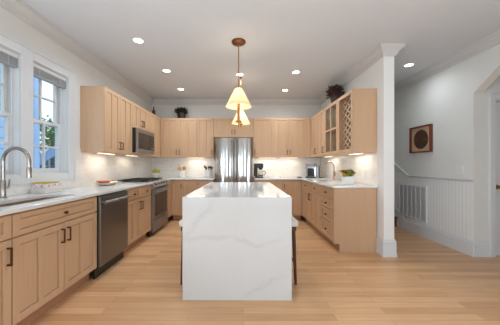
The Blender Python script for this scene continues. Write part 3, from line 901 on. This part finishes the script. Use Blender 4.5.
def pendant(label, x, y, cr, zb=1.655):
    t = thing('pendant_light', label, 'pendant lamp', (x, y, 0), 0, 'pendant lamps over the island')
    MB().lathe([(0, 2.7425), (cr, 2.7425), (cr, 2.728), (cr * 0.8, 2.712), (0.012, 2.705), (0, 2.705)], n=24).build('canopy', 'abrass', t, smooth=True)
    MB().tube([(0, 0, 2.706), (0, 0, 2.15)], 0.0075, 10).build('rod', 'brass', t, smooth=True)
    n = 96; mb = MB()
    rings = []
    for z, r in ((1.925, 0.158), (1.93, 0.158), (2.145, 0.048), (2.150, 0.048)):
        rings.append([mb.bm.verts.new(((r * (1 + (0.012 if k % 2 else -0.012))) * math.cos(2 * PI * k / n), (r * (1 + (0.012 if k % 2 else -0.012))) * math.sin(2 * PI * k / n), z)) for k in range(n)])
    for a, b in zip(rings, rings[1:]):
        for k in range(n): mb.bm.faces.new((a[k], a[(k + 1) % n], b[(k + 1) % n], b[k]))
    s_ = mb.build('shade', 'shade', t, solid=0.0015)
    mb = MB(); mb.lathe([(0.0, 2.152), (0.015, 2.152), (0.015, 2.147), (0, 2.147)], n=16)
    for k in range(3):
        a = 2 * PI * k / 3; mb.tube([(0, 0, 2.149), (0.047 * math.cos(a), 0.047 * math.sin(a), 2.149)], 0.002, 6)
    mb.build('shade_ring', 'brass', t)
    MB().lathe([(0, 2.147), (0.006, 2.147), (0.006, 1.99), (0.022, 1.985), (0.022, 1.955), (0.016, 1.95), (0.0165, zb + 0.105), (0.034, zb + 0.097), (0.036, zb + 0.08), (0.012, zb + 0.07), (0.008, zb + 0.045), (0.003, zb + 0.005), (0, zb)], n=18).build('stem', 'brass', t, smooth=True)
    for k in range(3):
        a = 2 * PI * k / 3 + 0.5
        MB().lathe([(0, 2.0), (0.012, 2.0), (0.016, 2.03), (0.012, 2.06), (0, 2.068)], (0.032 * math.cos(a), 0.032 * math.sin(a), -0.01), 10).build('bulb', 'bulb', t, smooth=True)
    lamp('pendant_bulb', 'POINT', (0, 0, 2.075), (0, 0, 0), 3.0, (1.0, 0.86, 0.68), t, shadow_soft_size=0.03)
    return t
pendant('nearer brass pendant lamp with cream cone shade over the island', -0.06, 2.96, 0.088)
pendant('farther brass pendant lamp with cream cone shade, partly hidden behind the nearer one', -0.045, 4.16, 0.02, 1.83)

def ucl(label, x, y, z, along_y, e=0.75, L=0.4):
    t = thing('under_cabinet_light', label, 'light', (x, y, z - 0.001), 0, 'under-cabinet lights')
    a, b = (0.02, L / 2) if along_y else (L / 2, 0.02)
    box(-a, a, -b, b, -0.008, 0).build('housing', 'plastic', t, 0.002)
    box(-a + 0.006, a - 0.006, -b + 0.006, b - 0.006, -0.0105, -0.0084).build('lens', 'ucl', t)
    lamp('under_cabinet_bulb', 'AREA', (0, 0, -0.02), (0, 0, 0), e, (1.0, 0.9, 0.76), t, shape='RECTANGLE', size=2 * a, size_y=2 * b)
ucl('under-cabinet light below the left wall cabinet nearest the window', -2.02, 3.5, 1.375, True)
ucl('under-cabinet light below the microwave', -2.02, 4.3, 1.375, True, 0.6)
ucl('under-cabinet light on the back wall left of the refrigerator', -1.1, 5.48, 1.375, False)
ucl('under-cabinet light on the back wall immediately right of the refrigerator', 0.55, 5.48, 1.375, False)
ucl('under-cabinet light on the back wall near the right corner', 1.05, 5.48, 1.375, False)
ucl('under-cabinet light over the prep sink', 1.70, 4.75, 1.375, True)
ucl('under-cabinet light below the lattice wine cabinet', 1.70, 3.6, 1.375, True, 0.8)

# ------------------------------------------------------------------ things on the counters
CZ = 0.9145
def onto(o, x, y, z=CZ, rz=0):
    o.location = (x, y, z); o.rotation_euler = (0, 0, rz); return o
# towels
for k, (mt, lb, hh) in enumerate((('towel', 'plain white folded towel at the bottom of the stack under the window', 0.048), ('towelf', 'pink flowered white folded towel in the middle of the stack', 0.045), ('towely', 'thin yellow folded cloth on top of the towel stack', 0.012))):
    w_ = 0.085 - 0.006 * k; l_ = 0.105 - 0.008 * k
    mb = MB()
    zz = 0.0
    nl = 3 if k < 2 else 1
    for q in range(nl):
        h_ = hh / nl
        o_ = random.uniform(-0.004, 0.004)
        mb.box(-w_ + o_, w_ + o_, -l_, l_, zz + 0.0003, zz + h_ - 0.0003); zz += h_
    o = mb.build('folded_towel', mt, None, 0.005, seg=2)
    onto(o, -2.07, 2.50, CZ + (0, 0.0485, 0.094)[k], R(4 * k - 4))
    tag(o, lb, 'towel', 'folded towels beside the sink')
# shell dish with coral spoon rest
t = thing('oval_dish', 'cream oval dish on the left counter holding coral pieces', 'dish', (-1.93, 3.36, CZ), R(80))
mb = MB(); mb.lathe([(0, 0.004), (0.05, 0.0), (0.07, 0.008), (0.10, 0.035), (0.103, 0.036), (0.072, 0.014), (0.05, 0.010), (0, 0.010)], n=28)
for v in mb.bm.verts: v.co.x *= 2.0; v.co.y *= 1.15; v.co.z *= 1.2
mb.build('bowl', 'cream', t, smooth=True)
mb = MB(); mb.lathe([(0, 0.0), (0.03, 0.002), (0.055, 0.016), (0.057, 0.018), (0.03, 0.010), (0, 0.008)], n=20)
for v in mb.bm.verts: v.co.x *= 2.2; v.co.y *= 1.5; v.co.z = v.co.z * 2.0
o = mb.build('spoon_rest', 'coral', None, smooth=True); onto(o, -1.93, 3.29, CZ + 0.03, R(80))
MB().tube([(0.07, 0, 0.014), (0.12, 0, 0.025), (0.17, 0.005, 0.03)], [0.014, 0.010, 0.012], 8).build('handle', 'coral', o, smooth=True)
tag(o, 'coral red spoon rest lying in the cream oval dish', 'spoon rest')
# fruit bowl
t = thing('fruit_bowl', 'white footed bowl on the back left corner of the counter', 'bowl', (-1.95, 5.30, CZ))
MB().lathe([(0, 0), (0.05, 0), (0.05, 0.006), (0.02, 0.015), (0.02, 0.05), (0.07, 0.07), (0.115, 0.105), (0.112, 0.107), (0.066, 0.076), (0, 0.062)], n=24).build('bowl_body', 'white', t, smooth=True)
places = [(-0.06, 0.0), (0.0, -0.06), (0.06, 0.0), (0.0, 0.055), (-0.01, -0.005), (0.045, -0.045), (-0.05, -0.045)]
fl = ['leftmost', 'front', 'rightmost', 'back', 'topmost', 'front right', 'front left']
for k, (fx, fy) in enumerate(places):
    zz = 0.088 + (0.045 if k == 4 else 0.02)
    o = MB().lathe([(0, 0), (0.02, 0.003), (0.030, 0.024), (0.028, 0.042), (0.018, 0.062), (0.009, 0.074), (0, 0.076)], n=12).build('pear', 'fruit', None, smooth=True)
    o.location = (-1.95 + fx, 5.30 + fy, CZ + zz)
    tag(o, 'yellow green pear, %s in the white footed bowl' % fl[k], 'pear', 'pears in the fruit bowl')
# utensil crocks
def crock(label, x, y, r, h, n, mat, dark, side):
    t = thing('utensil_crock', label, 'crock', (x, y, CZ), 0, 'utensil crocks on the back counter')
    MB().lathe([(0, 0), (r * 0.9, 0), (r, 0.01), (r, h - 0.012), (r * 1.06, h - 0.01), (r * 1.06, h), (r * 0.93, h), (r * 0.93, 0.012), (0, 0.01)], n=22).build('pot', 'white', t, smooth=True)
    for k in range(n):
        a = 2 * PI * k / n + 0.4
        ti = 0.6
        p0 = Vector((0.3 * r * math.cos(a), 0.3 * r * math.sin(a), 0.014)); p1 = Vector((0.9 * r * math.cos(a) * 1.3, 0.6 * r * math.sin(a), h + 0.05 + 0.02 * (k % 3)))
        p1 = Vector((0.84 * r * math.cos(a), 0.84 * r * math.sin(a), h))
        d = (p1 - p0).normalized(); e = p0 + d * (h + 0.01 + 0.015 * (k % 3))
        mb = MB(); mb.tube([p0, e, e + d * 0.015, e + d * 0.04, e + d * 0.06], [0.005, 0.006, 0.022, 0.024, 0.012], 8)
        o = mb.build('serving_spoon', mat, None, smooth=True); o.location = (x, y, CZ)
        tag(o, '%s spoon or spatula standing in the %s crock, %s' % (dark, side, ['leaning right', 'leaning back', 'leaning back left', 'leaning left', 'leaning forward', 'leaning forward right'][k]), 'utensil', 'utensils in the %s crock' % side)
crock('white utensil crock with pale wooden spoons on the back left counter', -1.40, 5.40, 0.075, 0.16, 6, 'spoon', 'pale wooden', 'left')
crock('white utensil crock with dark wooden spoons beside the refrigerator', -0.80, 5.42, 0.08, 0.17, 5, 'dwood', 'dark brown', 'right')

# coffee maker
t = thing('coffee_maker', 'black drip coffee maker with glass carafe right of the refrigerator', 'coffee maker', (0.36, 5.36, CZ))
box(-0.10, 0.08, -0.10, 0.12, 0, 0.03).build('base', 'black', t, 0.006)
box(-0.12, -0.045, -0.095, 0.115, 0.0305, 0.2245).build('water_tank', 'black', t, 0.01)
box(-0.12, 0.085, -0.10, 0.12, 0.225, 0.32).build('brew_head', 'black', t, 0.012, seg=2)
MB().lathe([(0.04, 0.225), (0.045, 0.20), (0.02, 0.175), (0, 0.175)], (0.03, -0.02, 0), 16).build('filter_basket', 'black', t, smooth=True)
c_ = MB().lathe([(0, 0.032), (0.05, 0.032), (0.062, 0.07), (0.055, 0.12), (0.04, 0.15), (0.04, 0.155), (0.045, 0.16), (0.038, 0.16), (0.052, 0.118), (0.058, 0.07), (0, 0.036)], (0.03, -0.03, 0), 18).build('carafe', 'glass', t, smooth=True)
MB().tube([(0.07, -0.03, 0.15), (0.12, -0.03, 0.145), (0.14, -0.03, 0.11), (0.115, -0.03, 0.06), (0.092, -0.03, 0.06)], 0.008, 8).build('carafe_handle', 'black', c_, smooth=True)
MB().lathe([(0, 0.038), (0.055, 0.04), (0.058, 0.07), (0, 0.07)], (0.03, -0.03, 0), 16).build('coffee', 'dwood', c_, smooth=True)
# espresso machine
t = thing('espresso_machine', 'silver and black single-serve coffee machine in the back right corner', 'coffee machine', (1.52, 5.30, CZ), R(-28))
box(-0.11, 0.11, 0.0, 0.16, 0, 0.28).build('body', 'steel', t, 0.012, seg=2)
box(-0.085, 0.065, -0.012, -0.0005, 0.035, 0.215).build('front_panel', 'blackg', t, 0.003)
box(-0.10, 0.08, -0.10, 0.16, 0.281, 0.31).build('lid', 'dsteel', t, 0.008)
box(-0.10, 0.08, -0.10, -0.0005, 0.225, 0.28).build('brew_head', 'dsteel', t, 0.008)
box(-0.10, 0.10, -0.12, -0.0005, 0.0, 0.03).build('drip_tray', 'black', t, 0.004)
box(0.111, 0.16, 0.0, 0.14, 0, 0.27).build('water_tank', 'dsteel', t, 0.008)
# small black dish
o = MB().lathe([(0, 0), (0.045, 0), (0.06, 0.018), (0.055, 0.02), (0.04, 0.006), (0, 0.005)], n=18).build('small_dish', 'black', None, smooth=True)
onto(o, 1.27, 5.38); tag(o, 'small black dish left of the silver coffee machine', 'dish')
o = MB().lathe([(0, 0), (0.03, 0), (0.035, 0.03), (0.03, 0.045), (0.0, 0.048)], n=16).build('lidded_jar', 'white', None, smooth=True)
onto(o, 0.86, 5.42); tag(o, 'small white lidded jar on the back counter right of the drip coffee maker', 'jar')
# succulent planter
t = thing('succulent_planter', 'white oblong planter of green and orange succulents on the right counter', 'planter', (1.55, 3.52, CZ), R(-6))
mb = MB()
bm = mb.bm; rings = []
for ins, z in ((0.012, 0.0), (0.0, 0.02), (-0.006, 0.108), (0.004, 0.108), (0.008, 0.09)):
    rings.append([bm.verts.new((p[0], p[1], z)) for p in rrect(-0.083 + ins, 0.083 - ins, -0.05 + ins, 0.05 - ins, 0.03 - min(ins, 0.01))])
for a, b in zip(rings, rings[1:]):
    for k in range(len(a)): bm.faces.new((a[k], a[(k + 1) % len(a)], b[(k + 1) % len(a)], b[k]))
bm.faces.new(rings[0][::-1]); bm.faces.new(rings[-1])
p_ = mb.build('pot', 'white', t, smooth=True)
def rosette(mb, c, r, n=16, up=0.5):
    for k in range(n):
        a = 2.4 * k; e = up + 0.6 * (k / n)
        mb.leaf(c, (math.cos(a) * math.cos(e), math.sin(a) * math.cos(e), math.sin(e)), r * (1 - 0.3 * k / n), r * 0.22, 0.05)
mg, mg2, mo = MB(), MB(), MB()
for k in range(34):
    c = (random.uniform(-0.085, 0.085), random.uniform(-0.045, 0.045), random.uniform(0.11, 0.185))
    rosette([mg, mg2, mg, mo][k % 4], c, random.uniform(0.045, 0.07))
mg.build('foliage', 'green', t, solid=0.002); mg2.build('foliage', 'green2', t, solid=0.002); mo.build('flowers', 'orange', t, solid=0.002)

# plants and bottle on top of the cabinets
def topplant(label, x, y, z, pr, ph, mat, pot, R_, n=90):
    t = thing('potted_plant', label, 'potted plant', (x, y, z), 0, 'plants on top of the wall cabinets')
    MB().lathe([(0, 0), (pr * 0.8, 0), (pr, ph), (pr * 0.88, ph), (pr * 0.8, ph * 0.85), (0, ph * 0.85)], n=8).build('pot', pot, t)
    mb = MB()
    for k in range(n):
        a = random.uniform(0, 2 * PI); e = random.uniform(0.15, 1.5)
        r0 = pr * random.random() * 1.1
        mb.leaf((r0 * math.cos(a), r0 * math.sin(a), ph * random.uniform(0.8, 1.5)), (math.cos(a) * math.cos(e), math.sin(a) * math.cos(e), math.sin(e)), R_ * random.uniform(0.5, 0.85), R_ * 0.13, random.uniform(0.0, 0.3))
    mb.build('foliage', mat, t)
topplant('small dark leafy plant in black pot on top of the back wall cabinets', -1.42, 5.42, 2.256, 0.1, 0.13, 'darkleaf', 'darkpot', 0.115, 420)
topplant('bushy burgundy plant in brown pot on top of the right wall cabinets', 1.66, 4.28, 2.256, 0.09, 0.2, 'redleaf', 'brownpot', 0.15, 420)
o = MB().lathe([(0, 0), (0.035, 0), (0.035, 0.1), (0.014, 0.14), (0.013, 0.19), (0.015, 0.2), (0, 0.2)], n=16).build('bottle', 'redbottle', None, smooth=True)
onto(o, -1.93, 5.10, 2.256); tag(o, 'dark red bottle on top of the wall cabinets in the left corner', 'bottle')

# ------------------------------------------------------------------ wall things
def plate(label, loc, rz, w=0.075, h=0.115, kind='outlet', name='wall_outlet', group='outlets on the backsplash'):
    t = thing(name, label, kind, loc, rz, group)
    box(-w / 2, w / 2, -0.006, -0.0005, -h / 2, h / 2).build('cover_plate', 'plastic', t, 0.001)
    if kind == 'outlet':
        for dz in (-0.025, 0.025): box(-0.016, 0.016, -0.0085, -0.0062, dz - 0.014, dz + 0.014).build('socket', 'cream', t)
    else:
        for dx in ((-w / 4, w / 4) if w > 0.1 else (0,)): box(dx - 0.016, dx + 0.016, -0.0095, -0.0062, -0.033, 0.033).build('rocker', 'white', t)
yb = YB - 0.008
plate('outlet on the back tile wall between the two utensil crocks', (-1.05, yb, 1.06), 0, 0.115, 0.075)
plate('outlet on the back tile wall right of the refrigerator', (0.72, yb, 1.07), 0)
plate('outlet on the left tile wall above the range', (XL + 0.008, 4.86, 1.1), R(90))
plate('outlet farther from the camera on the right tile wall behind the planter', (PX0 - 0.008, 3.60, 1.06), -R(90))
plate('outlet at the near end of the right tile wall', (PX0 - 0.008, 3.40, 1.06), -R(90), 0.115)
plate('double light switch on the right hall wall above the chair rail', (XR, 3.29, 1.135), -R(90), 0.12, 0.12, 'light switch', 'light_switch', None)

# framed medallion
t = thing('framed_picture', 'mahogany framed round carved medallion on the right hall wall', 'picture', (XR - 0.001, 4.0, 1.633), -R(90))
mb = MB(); w_, h_ = 0.238, 0.223
mb.box(-w_, -w_ + 0.022, -0.045, 0, -h_, h_); mb.box(w_ - 0.022, w_, -0.045, 0, -h_, h_); mb.box(-w_ + 0.022, w_ - 0.022, -0.045, 0, h_ - 0.022, h_); mb.box(-w_ + 0.022, w_ - 0.022, -0.045, 0, -h_, -h_ + 0.022)
mb.build('frame', 'frame', t, 0.002)
box(-w_ + 0.022, w_ - 0.022, -0.012, -0.002, -h_ + 0.022, h_ - 0.022).build('mat_board', 'mat', t)
mb = MB()
mb.tube([(0, -0.013, 0), (0, -0.02, 0)], 0.03, 20)
n = 28
for k in range(n):
    a = 2 * PI * k / n; da = PI / n * 0.85
    r0, r1 = 0.03, 0.155
    pts = [(r0 * math.cos(a - da), r0 * math.sin(a - da)), (r1 * math.cos(a - da), r1 * math.sin(a - da)), ((r1 + 0.01) * math.cos(a), (r1 + 0.01) * math.sin(a)), (r1 * math.cos(a + da), r1 * math.sin(a + da)), (r0 * math.cos(a + da), r0 * math.sin(a + da))]
    mb.prism(pts, 1, -0.020, -0.013)
mb.build('medallion', 'medal', t)

# return-air grille
t = thing('return_air_grille', 'white louvred return air grille low on the right hall wall', 'vent', (XR - 0.0065, 4.23, 0.55), -R(90))
w_, h_ = 0.35, 0.30
mb = MB()
mb.box(-w_, -w_ + 0.03, -0.014, 0, -h_, h_); mb.box(w_ - 0.03, w_, -0.014, 0, -h_, h_); mb.box(-w_ + 0.03, w_ - 0.03, -0.014, 0, h_ - 0.03, h_); mb.box(-w_ + 0.03, w_ - 0.03, -0.014, 0, -h_, -h_ + 0.03)
for k in range(1, 6):
    x = -w_ + 0.03 + (2 * w_ - 0.06) * k / 6; mb.box(x - 0.006, x + 0.006, -0.012, 0, -h_ + 0.03, h_ - 0.03)
mb.build('frame', 'trim', t)
mb = MB()
for k in range(32):
    z = -h_ + 0.036 + k * (2 * h_ - 0.06) / 32
    mb.prism([(-0.002, z), (-0.009, z + 0.002), (-0.009, z + 0.004), (-0.002, z + 0.002)], 0, -w_ + 0.03, w_ - 0.03)
mb.build('louvres', 'grille', t)
box(-w_ + 0.03, w_ - 0.03, -0.0012, -0.0002, -h_ + 0.03, h_ - 0.03).build('filter', 'grillefilter', t)

# blinds (raised)
for k, (y0, y1) in enumerate(WINS):
    t = thing('window_blind', ['raised grey blind at the top of the window nearest the wall cabinets', 'raised grey blind at the top of the window at the left photo edge', 'raised grey blind at the top of the window farthest from the wall cabinets'][k], 'blind', (XL - 0.035, (y0 + y1) / 2, WZ1 - 0.0065), 0, 'raised window blinds')
    h = (y1 - y0) / 2 - 0.008
    box(-0.022, 0.022, -h, h, -0.04, -0.0005).build('headrail', 'trim', t, 0.002)
    mb = MB()
    for q in range(12):
        z = -0.045 - q * 0.006
        mb.box(-0.024, 0.024, -h + 0.004, h - 0.004, z - 0.0035, z)
    mb.build('slats', 'blind', t)
    box(-0.024, 0.024, -h + 0.004, h - 0.004, -0.132, -0.118).build('bottom_rail', 'blind', t, 0.002)
    mb = MB()
    for y in (-h * 0.6, h * 0.6): mb.tube([(0.025, y, -0.04), (0.025, y, -0.132)], 0.0015, 6)
    mb.build('cord', 'trim', t)

# ------------------------------------------------------------------ outside
struct(box(-40, XL - 0.2, -20, 40, -0.9, -0.7).build('ground', 'grass'))
t = thing('neighbouring_house', 'blue sided house close outside the left windows', 'house', (-6, 3.6, -0.7))
box(-3, 2.0, -1.8, 0.99, 0, 7).build('wall', 'siding', t)
box(1.92, 2.03, 0.90, 1.02, 0, 7).build('corner_board', 'bluepaint', t)
t = thing('outdoor_staircase', 'blue painted outdoor stair with sloping rail beyond the window', 'stairs', (-5.6, 6.2, -0.7))
MB().prism([(-0.6, 1.32), (-0.6, 1.58), (1.2, 2.74), (1.2, 2.48)], 1, -0.03, 0.03).build('stringer', 'bluepaint', t)
for k in range(9):
    x = -0.5 + k * 0.2; z = 1.32 + (x + 0.6) * 0.644
    box(x - 0.04, x + 0.04, -0.02, 0.02, 0.02, z - 0.001).build('slat', 'bluedark', t)
box(-0.6, 1.2, 0.4, 0.5, 0, 1.35).build('skirt', 'bluedark', t)
for i, (x, y, h, r, lb) in enumerate(((-8.25, 10.2, 3.85, 0.95, 'leafy green tree beyond the outdoor stair'), (-11.4, 15.5, 4.8, 1.3, 'farther leafy green tree left of the others outside'), (-9.0, 12.4, 4.2, 1.0, 'leafy green tree outside nearest the right side of the window'))):
    t = thing('tree', lb, 'tree', (x, y, -0.7), 0, 'trees outside the window')
    MB().tube([(0, 0, 0), (0.05, 0, h * 0.5), (0, 0.05, h * 0.8)], [0.12, 0.09, 0.04], 8).build('trunk', 'bark', t, smooth=True)
    mb = MB()
    for k in range(900):
        a = random.uniform(0, 2 * PI); e = math.asin(random.uniform(-1, 1)); rr = r * random.uniform(0.5, 1) ** 0.5
        c = Vector((rr * math.cos(a) * math.cos(e), rr * math.sin(a) * math.cos(e), h - r * 1.1 + rr * 1.2 * math.sin(e)))
        mb.leaf(c, (random.uniform(-1, 1), random.uniform(-1, 1), random.uniform(-0.5, 0.8)), 0.22, 0.06, 0.2)
    mb.build('foliage', 'treeleaf', t)
